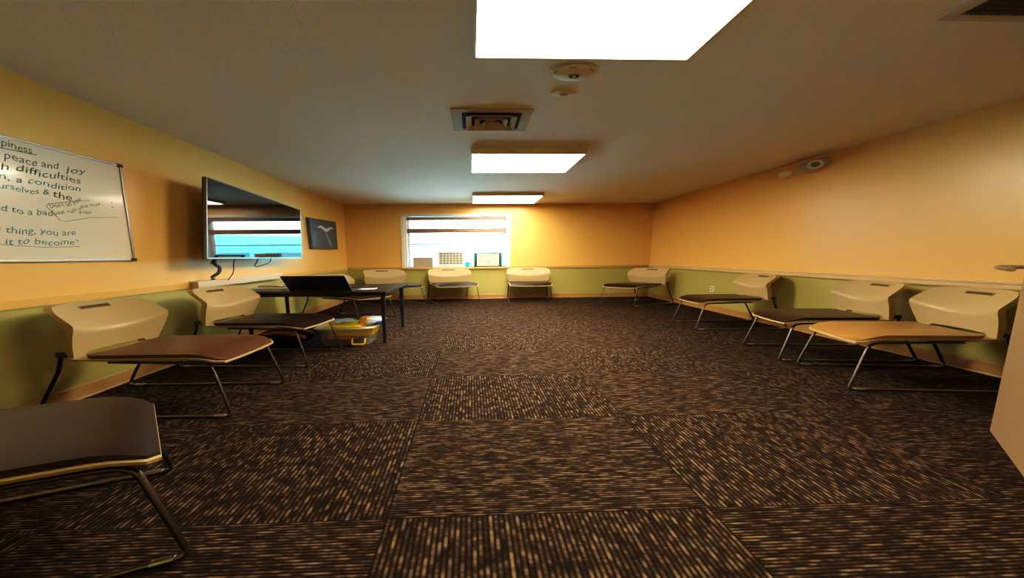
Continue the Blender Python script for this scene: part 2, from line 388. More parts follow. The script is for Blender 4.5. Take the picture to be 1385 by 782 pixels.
# four-way diffuser
vx, vy, hx, hy = .205, 2.59, .375, .197
t = thing('ceiling_vent', 'square louvred air diffuser on the ceiling between two light panels', 'ceiling vent', (vx, vy, H))
boxes('frame', M_vent, t, ((-hx, -hy, -.01), (-hx*.74, hy, 0)), ((hx*.74, -hy, -.01), (hx, hy, 0)), ((-hx*.74, -hy, -.01), (hx*.74, -hy*.74, 0)), ((-hx*.74, hy*.74, -.01), (hx*.74, hy, 0)), bev=.002)
boxes('duct_shade', M_blackm, t, ((-hx*.74, -hy*.74, -.002), (hx*.74, hy*.74, -.0005)))  # flat black sheet standing in for the shade behind the louvres
for k, (s0, s1, z0, z1) in enumerate(((.64, .50, -.004, -.034), (.42, .29, -.004, -.038), (.21, .08, -.004, -.042))):
    bm = bmesh.new()
    A = [(-hx*s0*1, -hy*s0, z1), (hx*s0, -hy*s0, z1), (hx*s0, hy*s0, z1), (-hx*s0, hy*s0, z1)]
    B = [(-hx*s1, -hy*s1, z0), (hx*s1, -hy*s1, z0), (hx*s1, hy*s1, z0), (-hx*s1, hy*s1, z0)]
    va = [bm.verts.new(p) for p in A]; vb = [bm.verts.new(p) for p in B]
    for i in range(4): bm.faces.new((va[i], va[(i+1) % 4], vb[(i+1) % 4], vb[i]))
    o = obj('louvre', bm, M_vent, t, False); md = o.modifiers.new('thick', 'SOLIDIFY'); md.thickness = .004
bm = bmesh.new(); box(bm, (-hx*.06, -hy*.06, -.04), (hx*.06, hy*.06, -.003), .003); obj('core', bm, M_vent, t)

t = thing('return_grille', 'dark return air grille in a pale frame in the top right ceiling corner', 'ceiling grille', (3.25, 1.13, H))
boxes('frame', M_vent, t, ((-.62, -.37, -.012), (-.545, .37, 0)), ((.545, -.37, -.012), (.62, .37, 0)), ((-.545, -.37, -.012), (.545, -.335, 0)), ((-.545, .335, -.012), (.545, .37, 0)), bev=.002)
boxes('grille', M_grille, t, ((-.545, -.335, -.004), (.545, .335, -.001)))
bm = bmesh.new()
for k in range(40):
    x = -.535+k*.0274; box(bm, (x, -.335, -.009), (x+.006, .335, -.004))
for k in range(24):
    y = -.33+k*.0285; box(bm, (-.545, y, -.0085), (.545, y+.003, -.0045))
obj('mesh', bm, mat('grille_wire', (.14, .09, .06), .6, noise=.2), t, False)

# ------------------------------------------------------------------ right wall things
M_elw = mat('emergency_white', (.86, .84, .80), .35, noise=.03)
t = thing('emergency_light', 'white emergency light with round lamp heads high on the right wall', 'emergency light', (XR, 3.56, 2.325))
bm = bmesh.new(); box(bm, (-.03, -.13, -.055), (0, .13, .055), .012); obj('backplate', bm, M_white, t)
bm = bmesh.new(); lathe(bm, [(.0, .0)]+[(.21*math.cos(a), .12*math.sin(a)) for a in [k*math.pi/2/10 for k in range(11)]][:-1]+[(.004, .14)], (0, 0, 0), (-1, 0, 0), 1., 32)
for v in bm.verts: v.co.z *= .42; v.co.x *= 1.25; v.co.y = v.co.y*.85-.05
obj('body', bm, mat('emergency_body_grey', (.50, .48, .44), .4, noise=.05), t)
def lamp_head(y, z, ax, s=1.):
    c = Vector((-.17, y, z)); ax = Vector(ax).normalized()
    bm = bmesh.new(); lathe(bm, [(.0, -.055), (.03*s, -.05), (.05*s, -.01), (.056*s, .02), (.056*s, .032), (.036*s, .034), (.034*s, .020), (0, .018)], c, ax, 1.5, 28)
    h = obj('lamp_head', bm, M_elw, t)
    bm = bmesh.new(); lathe(bm, [(.0, .019), (.033*s, .0205), (.024*s, .028), (0, .031)], c, ax, 1.5, 24); obj('lens', bm, M_lens, h)
    bm = bmesh.new(); tube(bm, [(-.09, y, z), tuple(c)], .016, 8); obj('swivel', bm, M_black, h)
lamp_head(-.185, -.03, (-.55, -.85, -.12)); lamp_head(.135, -.05, (-.3, .95, -.1), .8)

t = thing('power_outlet', 'white power outlet low on the green right wall before the corner chair', 'outlet', (XR, 4.80, .435))
bm = bmesh.new(); box(bm, (-.014, -.036, -.058), (0, .036, .058), .003); obj('cover_plate', bm, M_white, t)
bm = bmesh.new()
for z in (-.024, .024): box(bm, (-.019, -.017, z-.014), (-.0145, .017, z+.014), .002)
obj('socket', bm, M_sash, t)

# open door: hinge at the end of the short wall, free edge out in the room
d0 = Vector((3.245, 1.388)); d1 = Vector((2.22, .745)); dd = (d1-d0)
nrm = Vector((-dd.y*W*W*-1, 0))  # replaced below
dn = Vector((dd.x/W, dd.y)); nn = Vector((dn.y, -dn.x)).normalized()      # true-plan normal
if nn.x > 0: nn = -nn
off = Vector((nn.x*W, nn.y))
door = bpy.data.objects.new('door_1', None); COL.objects.link(door); door.location = (d0.x, d0.y, 0); struct(door)
def dp(s, o, z):
    """s along the leaf from its free edge (0..1), o off the visible face, z up; local to the door"""
    p = dd*s+off*o; return (p.x, p.y, z)
bm = bmesh.new(); hexa(bm, [dp(0, 0, .01), dp(1, 0, .01), dp(1, 0, 2.04), dp(0, 0, 2.04), dp(0, -.044, .01), dp(1, -.044, .01), dp(1, -.044, 2.04), dp(0, -.044, 2.04)])
obj('leaf', bm, M_door, door, False)
bm = bmesh.new(); lathe(bm, [(0, 0), (.029, 0), (.029, .006), (.025, .011), (0, .012)], dp(.085, 0, 1.04), (off.x, off.y, 0), 1., 28); rs = obj('rose', bm, M_metal, door)
bm = bmesh.new(); tube(bm, round_path([dp(.085, 0, 1.04), dp(.085, .068, 1.04), dp(.19, .074, 1.04), dp(.30, .070, 1.035)], .02), .0115, 12); obj('door_handle', bm, M_metal, door)
bm = bmesh.new(); box(bm, (0, 0, 0), (.001, .001, .001)); bm.clear()
hexa(bm, [dp(-.003, -.008, .98), dp(-.003, -.036, .98), dp(-.003, -.036, 1.10), dp(-.003, -.008, 1.10), dp(0, -.008, .98), dp(0, -.036, .98), dp(0, -.036, 1.10), dp(0, -.008, 1.10)]); obj('latch_plate', bm, M_metal, door, False)

# ------------------------------------------------------------------ whiteboard
wy0, wy1, wz0, wz1 = .95, 2.473, 1.113, 1.98
t = thing('whiteboard', 'whiteboard with handwritten notes and black corner caps on the left wall', 'whiteboard', (XL, (wy0+wy1)/2, wz0))
o1 = t.location
def wbx(name, m, *bs, bev=.002): return boxes(name, m, t, *[(at(a, o1), at(b, o1)) for a, b in bs], bev=bev)
wbx('writing_surface', M_wb, ((XL, wy0+.012, wz0+.012), (XL+.018, wy1-.012, wz1-.012)), bev=0)
wbx('frame', mat('whiteboard_aluminium', (.35, .33, .30), .4, metal=1., noise=.1), ((XL, wy0, wz0), (XL+.028, wy0+.014, wz1)), ((XL, wy1-.014, wz0), (XL+.028, wy1, wz1)), ((XL, wy0, wz0), (XL+.028, wy1, wz0+.016)), ((XL, wy0, wz1-.014), (XL+.028, wy1, wz1)))
for y, z in ((wy1, wz0), (wy1, wz1), (wy0, wz0), (wy0, wz1)):
    sy = 1 if y == wy0 else -1; sz = 1 if z == wz0 else -1
    a = (XL, min(y-sy*.005, y+sy*.026), min(z-sz*.005, z+sz*.024)); b = (XL+.034, max(y-sy*.005, y+sy*.026), max(z-sz*.005, z+sz*.024))
    wbx('corner_cap', M_black, (a, b))
for z in (1.585, 1.625): wbx('screw', M_sash, ((XL+.018, 2.375, z), (XL+.02, 2.383, z+.008)), bev=0)
XS = XL+.0188
def text_mesh(s, y0, y1, z, xh, m, rot=0., name='handwriting', bold=.0):
    """one handwritten run from y0 to y1 on baseline z with x-height xh"""
    cu = bpy.data.curves.new('t', 'FONT'); cu.body = s; cu.size = 1.; cu.shear = .18; cu.offset = bold*.3; cu.extrude = 0.; cu.resolution_u = 3
    tmp = bpy.data.objects.new('t', cu); COL.objects.link(tmp)
    dg = bpy.context.evaluated_depsgraph_get(); dg.update()
    me = bpy.data.meshes.new_from_object(tmp.evaluated_get(dg)); bpy.data.objects.remove(tmp); bpy.data.curves.remove(cu)
    xs = [v.co.x for v in me.vertices]; mn, mxx = min(xs), max(xs); w = mxx-mn
    kx = (y1-y0)/w; kz = xh*.9/.52; ca, sa = math.cos(rot), math.sin(rot)
    for v in me.vertices:
        x = (v.co.x-mn)*kx; zz = v.co.y*kz
        zz += .006*math.sin(x*38+z*9)+.003*math.sin(x*117)
        v.co = (XS-o1.x, y0+x*ca-zz*sa-o1.y, z+x*sa+zz*ca-o1.z)
    me.materials.clear(); me.materials.append(m); me.name = name
    return link(name, me, t)
text_mesh('Happiness', 1.80, 2.003, 1.903, .040, M_ink, bold=.012)
text_mesh('freedoms, peace', 1.63, 2.016, 1.818, .043, M_ink, bold=.012)
text_mesh('and', 2.032, 2.116, 1.823, .040, M_ink, bold=.012)
text_mesh('joy', 2.142, 2.254, 1.823, .040, M_ink, bold=.012)
text_mesh('through difficulties', 1.66, 2.215, 1.748, .040, M_ink, bold=.012)
text_mesh('reason, a condition', 1.70, 2.206, 1.677, .036, M_ink2, bold=.012)
text_mesh('give ourselves &', 1.715, 2.046, 1.612, .034, M_ink2, bold=.014)
text_mesh('the', 2.062, 2.151, 1.600, .045, M_ink, bold=.012)
text_mesh('is related to a bad', 1.66, 2.048, 1.457, .036, M_ink2, bold=.014)
text_mesh('the thing, you are', 1.745, 2.141, 1.318, .038, M_ink2, bold=.012)
text_mesh('want it to become"', 1.69, 2.150, 1.243, .036, M_ink2, bold=.012)
text_mesh("Don't let your", 2.045, 2.235, 1.512, .026, M_ink3, .50, bold=.016)
text_mesh('past ruin your now', 2.055, 2.345, 1.462, .022, M_ink3, .50, bold=.016)
text_mesh('be Happy', 2.180, 2.255, 1.490, .022, M_ink3, .35, bold=.016)
def stroke(pts, w=.005, m=M_inkl):
    bm = bmesh.new(); P = [Vector((XS-o1.x, y-o1.y, z-o1.z)) for y, z in pts]; prev = None
    for i, p in enumerate(P):
        d = (P[min(i+1, len(P)-1)]-P[max(i-1, 0)]).normalized(); n = Vector((0, -d.z, d.y))*w/2
        cur = (bm.verts.new(p+n), bm.verts.new(p-n))
        if prev: bm.faces.new((prev[0], prev[1], cur[1], cur[0]))
        prev = cur
    obj('underline', bm, m, t, False)
stroke([(1.69, 1.888), (1.86, 1.888), (2.02, 1.896)], .006, M_ink)
stroke([(1.69, 1.228), (1.80, 1.236), (1.98, 1.222), (2.15, 1.234)], .004)
stroke([(2.25, 1.622), (2.21, 1.612), (2.03, 1.548), (2.02, 1.530), (2.075, 1.432), (2.10, 1.428), (2.24, 1.478), (2.40, 1.505)], .004)

# ------------------------------------------------------------------ television
t = thing('television', 'large flat television on an arm mount, reflecting the window, left wall', 'television', (-2.85, 3.6, 1.12))
o1 = t.location
Q = [(2.802, 1.124), (4.325, 1.118), (4.387, 1.918), (2.898, 2.006)]      # screen face corners (y, z)
def quad(s, x0, x1, sh=0.):
    cy, cz = 3.6, 1.54; pts = []
    for x in (x0, x1):
        for y, z in Q:
            yy = y+(s if y < cy else -s); zz = z+(s if z < cz else -s); pts.append((x-o1.x, yy-o1.y, zz-o1.z))
    return pts
bm = bmesh.new(); hexa(bm, quad(0, -2.855, -2.90)); obj('housing', bm, M_black, t, False)
bm = bmesh.new(); hexa(bm, quad(.10, -2.901, -2.965)); obj('rear_cover', bm, M_black, t, False)
bm = bmesh.new(); hexa(bm, quad(.012, -2.8535, -2.855)); obj('screen', bm, M_screen, t, False)
def edge_strip(i, j, w):
    q = [Vector((0, *p)) for p in Q]; c = Vector((0, 3.6, 1.54)); a, b = q[i], q[j]
    d = (b-a).normalized(); n = Vector((0, -d.z, d.y))
    if n.dot(c-a) < 0: n = -n
    P = []
    for x in (-2.851, -2.886):
        for v in (a-n*.002, b-n*.002, b+n*w, a+n*w): P.append((x-o1.x, v.y-o1.y, v.z-o1.z))
    return P
bm = bmesh.new()
for i, j, w in ((0, 1, .012), (1, 2, .008), (2, 3, .006), (3, 0, .008)):
    hexa(bm, edge_strip(i, j, w))
obj('bezel', bm, mat('brushed_bezel', (.22, .23, .25), .3, metal=1., noise=.1), t, False)
bm = bmesh.new()
box(bm, (XL-o1.x, 3.4-o1.y, 1.35-o1.z), (XL+.03-o1.x, 3.8-o1.y, 1.75-o1.z), .004)
box(bm, (-.352, 3.45-o1.y, 1.45-o1.z), (-.09, 3.55-o1.y, 1.65-o1.z), .01); box(bm, (-.12, 3.2-o1.y, 1.33-o1.z), (-.095, 4.0-o1.y, 1.73-o1.z), .004)
obj('wall_mount', bm, M_black, t)
def cord(name, pts, r, m=M_black):
    bm = bmesh.new(); tube(bm, round_path([at(p, o1) for p in pts], .05), r, 8); return obj(name, bm, m, t)
cord('cable', [(-2.93, 3.05, 1.25), (-3.02, 3.03, 1.09), (-3.02, 3.05, 1.05), (-3.0, 3.08, 1.02), (-2.99, 3.06, .96), (-3.02, 2.99, .905)], .017)
cord('cable', [(-2.93, 3.05, 1.20), (-2.97, 3.04, 1.12), (-3.0, 2.985, 1.075), (-3.0, 2.98, 1.065)], .006)
cord('cable', [(-2.95, 3.27, 1.2), (-3.0, 3.26, 1.08), (-3.0, 3.25, .95), (-3.08, 3.25, .85)], .005)
cord('cable', [(-2.95, 3.62, 1.2), (-3.0, 3.60, 1.06), (-3.0, 3.56, 1.02), (-3.0, 3.60, 1.0), (-3.0, 3.78, 1.04), (-3.0, 3.84, 1.06), (-2.95, 3.84, 1.2)], .006)

# ------------------------------------------------------------------ picture, raceway
t = thing('canvas_picture', 'small charcoal canvas picture with a pale ribbon design beside the television', 'picture', (XL, 5.56, 1.60))
bm = bmesh.new(); hexa(bm, [(.07, -.46, -.305), (.07, .485, -.29), (.07, .47, .335), (.07, -.50, .295), (0, -.46, -.305), (0, .485, -.29), (0, .47, .335), (0, -.50, .295)]); obj('canvas', bm, M_canvas, t, False)
def ribbon(name, pts, ws, m):
    bm = bmesh.new(); prev = None
    for (y, z), w in zip(pts, ws):
        cur = (bm.verts.new((.072, y, z+w/2)), bm.verts.new((.072, y, z-w/2)))
        if prev: bm.faces.new((prev[0], prev[1], cur[1], cur[0]))
        prev = cur
    obj(name, bm, m, t, False)
ribbon('pale_ribbon', [(-.26+.60*k/24, .125+.030*math.sin(k/24*9.0)+.02*k/24) for k in range(25)], [.02+.055*math.sin(math.pi*k/24) for k in range(25)], M_pale)
ribbon('pale_streak', [(.0+.22*k/12, .08-.30*k/12) for k in range(13)], [.03+.10*(k/12) for k in range(13)], mat('faded_brush_paint', (.34, .42, .44), .6, noise=.4, nscale=20))
ribbon('light_edge', [(-.44+.14*k/10, .0) for k in range(11)], [.50-.02*k for k in range(11)], mat('sky_wash_paint', (.16, .22, .32), .6, noise=.7, nscale=9, tint2=(.04, .05, .07)))
t = thing('cable_raceway', 'long white cable raceway box on the left wall below the television', 'cable raceway', (XL, 3.55, .79))
bm = bmesh.new(); box(bm, (0, -.64, .068), (.115, .64, .076), .003); obj('lid', bm, M_white, t)
bm = bmesh.new(); box(bm, (0, -.64, 0), (.110, .64, .0675), .006); obj('channel', bm, mat('raceway_beige', (.62, .50, .34), .5, noise=.05), t)
bm = bmesh.new(); box(bm, (.04, -.43, .0765), (.075, -.405, .094), .004); obj('switch', bm, M_black, t)

# ------------------------------------------------------------------ chairs
def make_chair(loc, ang, label, pad, sc=W):
    """sled-base stacking chair. Plan: sitter's front is -y before turning by ang; then widened along world x."""
    ca, sa = math.cos(ang), math.sin(ang)
    def tw(p): return Vector(((p[0]*ca-p[1]*sa)*sc, p[0]*sa+p[1]*ca, p[2]))
    def bake(bm):
        for v in bm.verts: v.co = tw(v.co)
        return bm
    t = thing('stacking_chair', label, 'chair', loc, 'beige stacking chairs around the walls')
    hw, yf, yb, zr = .236, -.236, .250, .430
    def slab(w, y0, y1, r, zf, th, name, m, parent, nu=14, nv=16, bulge=0.):
        bm = bmesh.new(); hh = (y1-y0)/2; cy = (y0+y1)/2
        def half(y):
            q = r if y < cy else .014; e = abs(y-cy)-(hh-q); return w if e <= 0 else w-q+math.sqrt(max(0, q*q-e*e))
        def pt(u, v, top):
            vv = .5-.5*math.cos(math.pi*v); y = y0+(y1-y0)*(.65*v+.35*vv); s = 2*u-1; s = .7*s+.3*math.sin(s*math.pi/2)
            z = zf(s, y)+(bulge*(1-s**4)*(1-((y-cy)/hh)**6) if top else -th); return (half(y)*s*(1 if top else .985), y, z)
        a = grid(bm, lambda u, v: pt(u, v, True), nu, nv); b = grid(bm, lambda u, v: pt(u, v, False), nu, nv)
        ra = [a[0][i] for i in range(nu+1)]+[a[j][nu] for j in range(1, nv+1)]+[a[nv][i] for i in range(nu-1, -1, -1)]+[a[j][0] for j in range(nv-1, 0, -1)]
        rb = [b[0][i] for i in range(nu+1)]+[b[j][nu] for j in range(1, nv+1)]+[b[nv][i] for i in range(nu-1, -1, -1)]+[b[j][0] for j in range(nv-1, 0, -1)]
        for i in range(len(ra)): bm.faces.new((ra[i], ra[(i+1) % len(ra)], rb[(i+1) % len(ra)], rb[i]))
        bmesh.ops.recalc_face_normals(bm, faces=bm.faces[:])
        return obj(name, bake(bm), m, parent, True, 50)
    def zseat(s, y):
        f = max(0, (-.13-y)/.10); k = max(0, (y-.15)/.10)
        return zr-.030*f*f+.012*k*k+.006*s*s
    slab(hw, yf, yb, .032, zseat, .014, 'seat', M_shell, t)
    slab(hw-.013, yf+.001, yb-.055, .033, lambda s, y: zseat(s, y)+.027-.021*(max(0, (-.115-y)/.12))**2, .0265, 'seat_pad', pad, t, bulge=.010)
    # back: concave shell, folded along a drooping crease, with turned-back edges
    def zc(s): return .610+.066*s*s
    def ztop(s): return .815-.014*s*s-.030*max(0, (abs(s)-.84)/.16)**2
    def zbot(s):
        k = min(1, max(0, (abs(s)-.66)/.12)); return .466*(1-k)+.434*k
    def hwz(z):
        if z < .66: q = (z-.44)/.22; return .222+.032*math.sin(max(0, q)*math.pi/2)
        q = (z-.66)/.15; return .254-.022*q*q
    def yback(s, z):
        c = zc(s); hollow = .040*(1-s*s)
        k = .008; d = z-c; dn = math.log1p(math.exp(max(-40, min(40, -d/k))))*k; dpos = math.log1p(math.exp(max(-40, min(40, d/k))))*k
        y = .184+.042*dn/(c-.44)+.092*dpos/(.815-c); hollow *= 1-.5*min(1, dn/(c-.44))
        return y+hollow
    bm = bmesh.new(); nu, na, nb = 30, 12, 12
    def sheet(o):
        rows = []
        for j in range(na+nb+1):
            row = []
            for i in range(nu+1):
                s = 2*i/nu-1
                z = zbot(s)+(zc(s)-zbot(s))*j/na if j <= na else zc(s)+(ztop(s)-zc(s))*(j-na)/nb
                y = yback(s, z)+o; x = s*hwz(z)*(1-.02*(o > 0))
                row.append(bm.verts.new((x, y, z-(.006 if (o > 0 and j == na+nb) else 0))))
            rows.append(row)
        return rows
    A = sheet(0); B = sheet(.030); nvv = na+nb
    for R_, fl in ((A, False), (B, True)):
        for j in range(nvv):
            for i in range(nu):
                q = (R_[j][i], R_[j][i+1], R_[j+1][i+1], R_[j+1][i]); bm.faces.new(q if not fl else q[::-1])
    ring = lambda R_: [R_[0][i] for i in range(nu+1)]+[R_[j][nu] for j in range(1, nvv+1)]+[R_[nvv][i] for i in range(nu-1, -1, -1)]+[R_[j][0] for j in range(nvv-1, 0, -1)]
    ra, rb = ring(A), ring(B)
    for i in range(len(ra)): bm.faces.new((ra[i], rb[i], rb[(i+1) % len(ra)], ra[(i+1) % len(ra)]))
    bmesh.ops.recalc_face_normals(bm, faces=bm.faces[:])
    bk = obj('backrest', bake(bm), M_shell, t, True, 48)
    # hand slot near the top edge: its shade is a dark painted patch, with a raised lip
    bm = bmesh.new()
    def sp(u, v, o):
        x = (u-.5)*.150; s = x/.24; z = .772+(v-.5)*.024; return (x, yback(s, z)-o, z)
    grid(bm, lambda u, v: sp(u, v, .0012), 8, 2); sl = obj('hand_slot_shade', bake(bm), mat_slot_shade, bk, False)
    bm = bmesh.new()
    loop = [(u/8, 0) for u in range(9)]+[(1, .5), (1, 1)]+[(1-u/8, 1) for u in range(1, 9)]+[(0, .5), (0, 0)]
    tube(bm, [tw(sp(u, v, .002)) for u, v in loop], .0028, 6); obj('slot_lip', bm, M_shell, bk)
    # sled base, one side then the other
    R = .0098
    for sx in (-1, 1):
        x = .228*sx
        fr = round_path([(x*.90, .13, .404), (x*.95, -.195, .396), (x*1.03, -.250, .04)], .045)
        bm = bmesh.new(); tube(bm, [tw(p) for p in fr], R); obj('leg', bm, M_chrome, t)
        rl = round_path([(x*1.03, -.250, .042), (x*1.03, -.252, .0095), (x*1.03, .366, .0095), (x*1.03, .368, .042)], .016)
        bm = bmesh.new(); tube(bm, [tw(p) for p in rl], .0085); ru = obj('floor_rail', bm, M_rod, t)
        for yy in (-.215, .33):
            bm = bmesh.new(); tube(bm, [tw((x*1.03, yy-.018, .0095)), tw((x*1.03, yy+.018, .0095))], .0125)
            for v in bm.verts: v.co.z = max(v.co.z, 0.0005)
            obj('glide', bm, M_silver, ru)
        bm = bmesh.new(); tube(bm, [tw(p) for p in round_path([(x*1.03, .366, .04), (x*1.0, .275, .36), (x*.98, .262, .485)], .05)], R); obj('leg', bm, M_blackm, t)
        bm = bmesh.new(); box(bm, (min(x*.92, x*1.03), .245, .452), (max(x*.92, x*1.03), .275, .490), .006); obj('bracket', bake(bm), M_black, t)
    bm = bmesh.new(); tube(bm, [tw((-.21, .05, .401)), tw((.21, .05, .401))], .009); obj('cross_bar', bm, M_chrome, t)
    return t
M_rod = mat('steel_floor_rod', (.30, .27, .23), .3, metal=1., noise=.1)
mat_slot_shade = mat('painted_slot_shade', (.10, .075, .035), .7, noise=.2)  # shell colour darkened to stand for the shade inside the slot
def facing(fx, fy): return math.atan2(fx, -fy)      # turn that makes the sitter look along (fx, fy) in plan
CH = [
 ((-1.83, .945, 0), facing(.85, .50), 'front left chair of which only the dark seat and chrome legs show, nearest the camera', M_pad),
 ((-2.265, 1.975, 0), facing(1, -.03), 'beige chair with reddish brown seat pad below the whiteboard', M_padB),
 ((-2.20, 2.80, 0), facing(1, -.10), 'beige chair with a dark seat against the left wall, between desk and whiteboard chair', M_pad),
 ((-2.16, 4.58, 0), facing(.87, -.48), 'beige chair mostly hidden behind the black desk and laptop', M_pad),
 ((-1.84, 6.00, 0), facing(.57, -.82), 'beige chair turned sideways behind the desk corner, left of the window', M_pad),
 ((-.44, 6.17, 0), facing(.24, -.97), 'beige chair under the middle of the window, turned slightly', M_pad),
 ((1.44, 6.17, 0), facing(-.03, -1), 'beige chair squarely against the far wall, just right of the window', M_pad),
 ((3.70, 5.62, 0), facing(-.835, -.55), 'beige chair set diagonally in the far right corner', M_pad),
 ((3.90, 3.79, 0), facing(-1, .03), 'right wall chair with black seat and blue glint, nearest the outlet', M_pad),
 ((3.84, 2.66, 0), facing(-.987, .13), 'middle chair of the three along the right wall, dark brown seat', M_pad),
 ((3.74, 2.08, 0), facing(-.985, .17), 'right wall chair with a tan orange seat pad, partly behind the door', M_padT),
]
for loc, a, lab, pm in CH: make_chair(loc, a, lab, pm)

# ------------------------------------------------------------------ desk and what is on and below it
t = thing('desk', 'black rectangular desk on four straight legs against the left wall', 'desk', (-2.0, 3.6, 0))
o1 = t.location
bm = bmesh.new(); TZ = .695
hexa(bm, [at(p, o1) for p in ((-2.98, 3.22, TZ), (-1.06, 3.10, TZ), (-1.02, 4.02, TZ), (-2.98, 4.08, TZ), (-2.98, 3.22, TZ-.024), (-1.06, 3.10, TZ-.024), (-1.02, 4.02, TZ-.024), (-2.98, 4.08, TZ-.024))])
bmesh.ops.bevel(bm, geom=bm.edges[:], offset=.004, segments=2, affect='EDGES'); obj('tabletop', bm, M_desk, t)
boxes('apron', M_black, t, (at((-2.88, 3.26, TZ-.07), o1), at((-1.17, 3.28, TZ-.024), o1)), (at((-2.88, 3.98, TZ-.07), o1), at((-1.17, 4.0, TZ-.024), o1)), (at((-1.17, 3.26, TZ-.07), o1), at((-1.14, 4.0, TZ-.024), o1)))
for x, y in ((-2.90, 3.29), (-2.90, 3.97), (-1.155, 3.255), (-1.115, 3.985)):
    bm = bmesh.new(); r = bmesh.ops.create_cone(bm, cap_ends=True, segments=20, radius1=.015, radius2=.021, depth=TZ-.034)
    for v in bm.verts: v.co.x *= 1.5; v.co += Vector(at((x, y, (TZ-.034)/2+.010), o1))
    l = obj('leg', bm, M_black, t)
    bm = bmesh.new(); lathe(bm, [(0, 0), (.018, 0), (.018, .012), (0, .012)], at((x, y, 0), o1), sx=1.5, n=20); obj('foot', bm, M_blackm, l)

t = thing('laptop', 'open black laptop seen from behind its lid on the desk', 'laptop', (-1.92, 3.35, TZ))
LAP = [(-.42, -.10), (.40, -.15), (.45, .30), (-.37, .35)]
bm = bmesh.new(); hexa(bm, [(x, y, .018) for x, y in LAP]+[(x, y, .002) for x, y in LAP]); bmesh.ops.bevel(bm, geom=bm.edges[:], offset=.003, segments=2, affect='EDGES'); obj('base', bm, M_black, t)
a, b = Vector((-.42, -.10, .018)), Vector((.40, -.15, .018)); up = Vector((-.045, -.075, .185)); th = Vector((0, .012, .002))
bm = bmesh.new(); hexa(bm, [a, b, b+up, a+up, a+th, b+th, b+up+th, a+up+th]); bmesh.ops.bevel(bm, geom=bm.edges[:], offset=.003, segments=2, affect='EDGES'); ld = obj('lid', bm, M_lid, t)
bm = bmesh.new(); e = th*1.05; i_ = up.normalized()*.012
hexa(bm, [a+e+i_+Vector((.02, 0, 0)), b+e+i_-Vector((.02, 0, 0)), b+up+e-i_-Vector((.02, 0, 0)), a+up+e-i_+Vector((.02, 0, 0)), a+e*1.05+i_+Vector((.02, 0, 0)), b+e*1.05+i_-Vector((.02, 0, 0)), b+up+e*1.05-i_-Vector((.02, 0, 0)), a+up+e*1.05-i_+Vector((.02, 0, 0))]); obj('screen', bm, M_screen, ld, False)
bm = bmesh.new()
for r in range(5):
    for c in range(13):
        x = -.34+c*.054+r*.006; y = .0+r*.032-c*.0035; box(bm, (x, y, .018), (x+.044, y+.025, .021))
obj('keyboard', bm, M_blackm, t)
bm = bmesh.new(); tube(bm, [a+Vector((.1, .006, 0)), b+Vector((-.1, .006, 0))], .008, 10); obj('hinge', bm, M_black, t)

t = thing('paper_stack', 'low stack of white papers at the wall end of the black desk', 'papers', (-2.64, 3.45, TZ))
bm = bmesh.new()
for k, (dx, dy, w, d) in enumerate(((-.02, 0, .26, .11), (.02, .015, .24, .10), (-.01, -.01, .25, .10), (.03, .01, .20, .09))):
    box(bm, (dx-w, dy-d, k*.011), (dx+w, dy+d, k*.011+.010), .001)
obj('sheets', bm, M_paper, t)
bm = bmesh.new(); box(bm, (-.21, -.05, .0445), (.05, .05, .062), .004); box(bm, (.02, -.08, .0445), (.20, -.02, .058), .004); obj('clipped_notes', bm, M_tan, t)
t = thing('note_sheet', 'small white slip of paper beside the laptop on the desk', 'paper', (-1.42, 3.40, TZ))
bm = bmesh.new(); grid(bm, lambda u, v: ((u-.5)*.26, (v-.5)*.13, .002+.006*abs(u-.5)), 6, 3); o = obj('sheet', bm, M_paper, t); md = o.modifiers.new('thick', 'SOLIDIFY'); md.thickness = .001

# clear storage tote with its contents
C0 = (-1.62, 3.30, 0)
t = thing('storage_tote', 'clear plastic storage tote under the desk, filled with yellow things', 'storage box', C0)
def ringbox(bm, w0, d0, z0, w1, d1, z1, th):
    def loop(w, d, z, r=.04):
        out = []
        for cx, cy, a0 in ((w-r*W, d-r, 0), (-w+r*W, d-r, 90), (-w+r*W, -d+r, 180), (w-r*W, -d+r, 270)):
            for k in range(5):
                a = math.radians(a0+k*22.5); out.append((cx+r*W*math.cos(a), cy+r*math.sin(a), z))
        return [bm.verts.new(p) for p in out]
    L = [loop(w0, d0, z0), loop(w1, d1, z1), loop(w1-th*W, d1-th, z1), loop(w0-th*W, d0-th, z0+th)]
    n = len(L[0])
    for a, b in zip(L, L[1:]):
        for k in range(n): bm.faces.new((a[k], a[(k+1) % n], b[(k+1) % n], b[k]))
    bm.faces.new(list(reversed(L[0]))); bm.faces.new(L[-1])
    bmesh.ops.recalc_face_normals(bm, faces=bm.faces[:])
bm = bmesh.new(); ringbox(bm, .30, .14, .004, .36, .18, .225, .005); obj('tub', bm, M_clear, t)
bm = bmesh.new(); ringbox(bm, .37, .185, .215, .385, .195, .235, .016)
obj('rim', bm, mat('frosted_rim', (.75, .72, .55), .3, noise=.05), t)
bm = bmesh.new(); ringbox(bm, .1, .03, .0, .1, .03, .0, .0) if False else tube(bm, round_path([(.10, -.165, .10), (.10, -.185, .03), (.26, -.185, .03), (.26, -.165, .10)], .03), .011); obj('handle', bm, M_yellow, t)
t = thing('yellow_caddy', 'bright yellow plastic caddy with an upright handle inside the clear tote', 'caddy', (C0[0]+.06, C0[1], .006))
bm = bmesh.new(); ringbox(bm, .27, .115, .115, .31, .15, .208, .006); obj('bin', bm, M_yellow, t)
bm = bmesh.new(); box(bm, (-.32, -.14, .232), (.13, .14, .250), .006); obj('lid', bm, M_yellow, t)
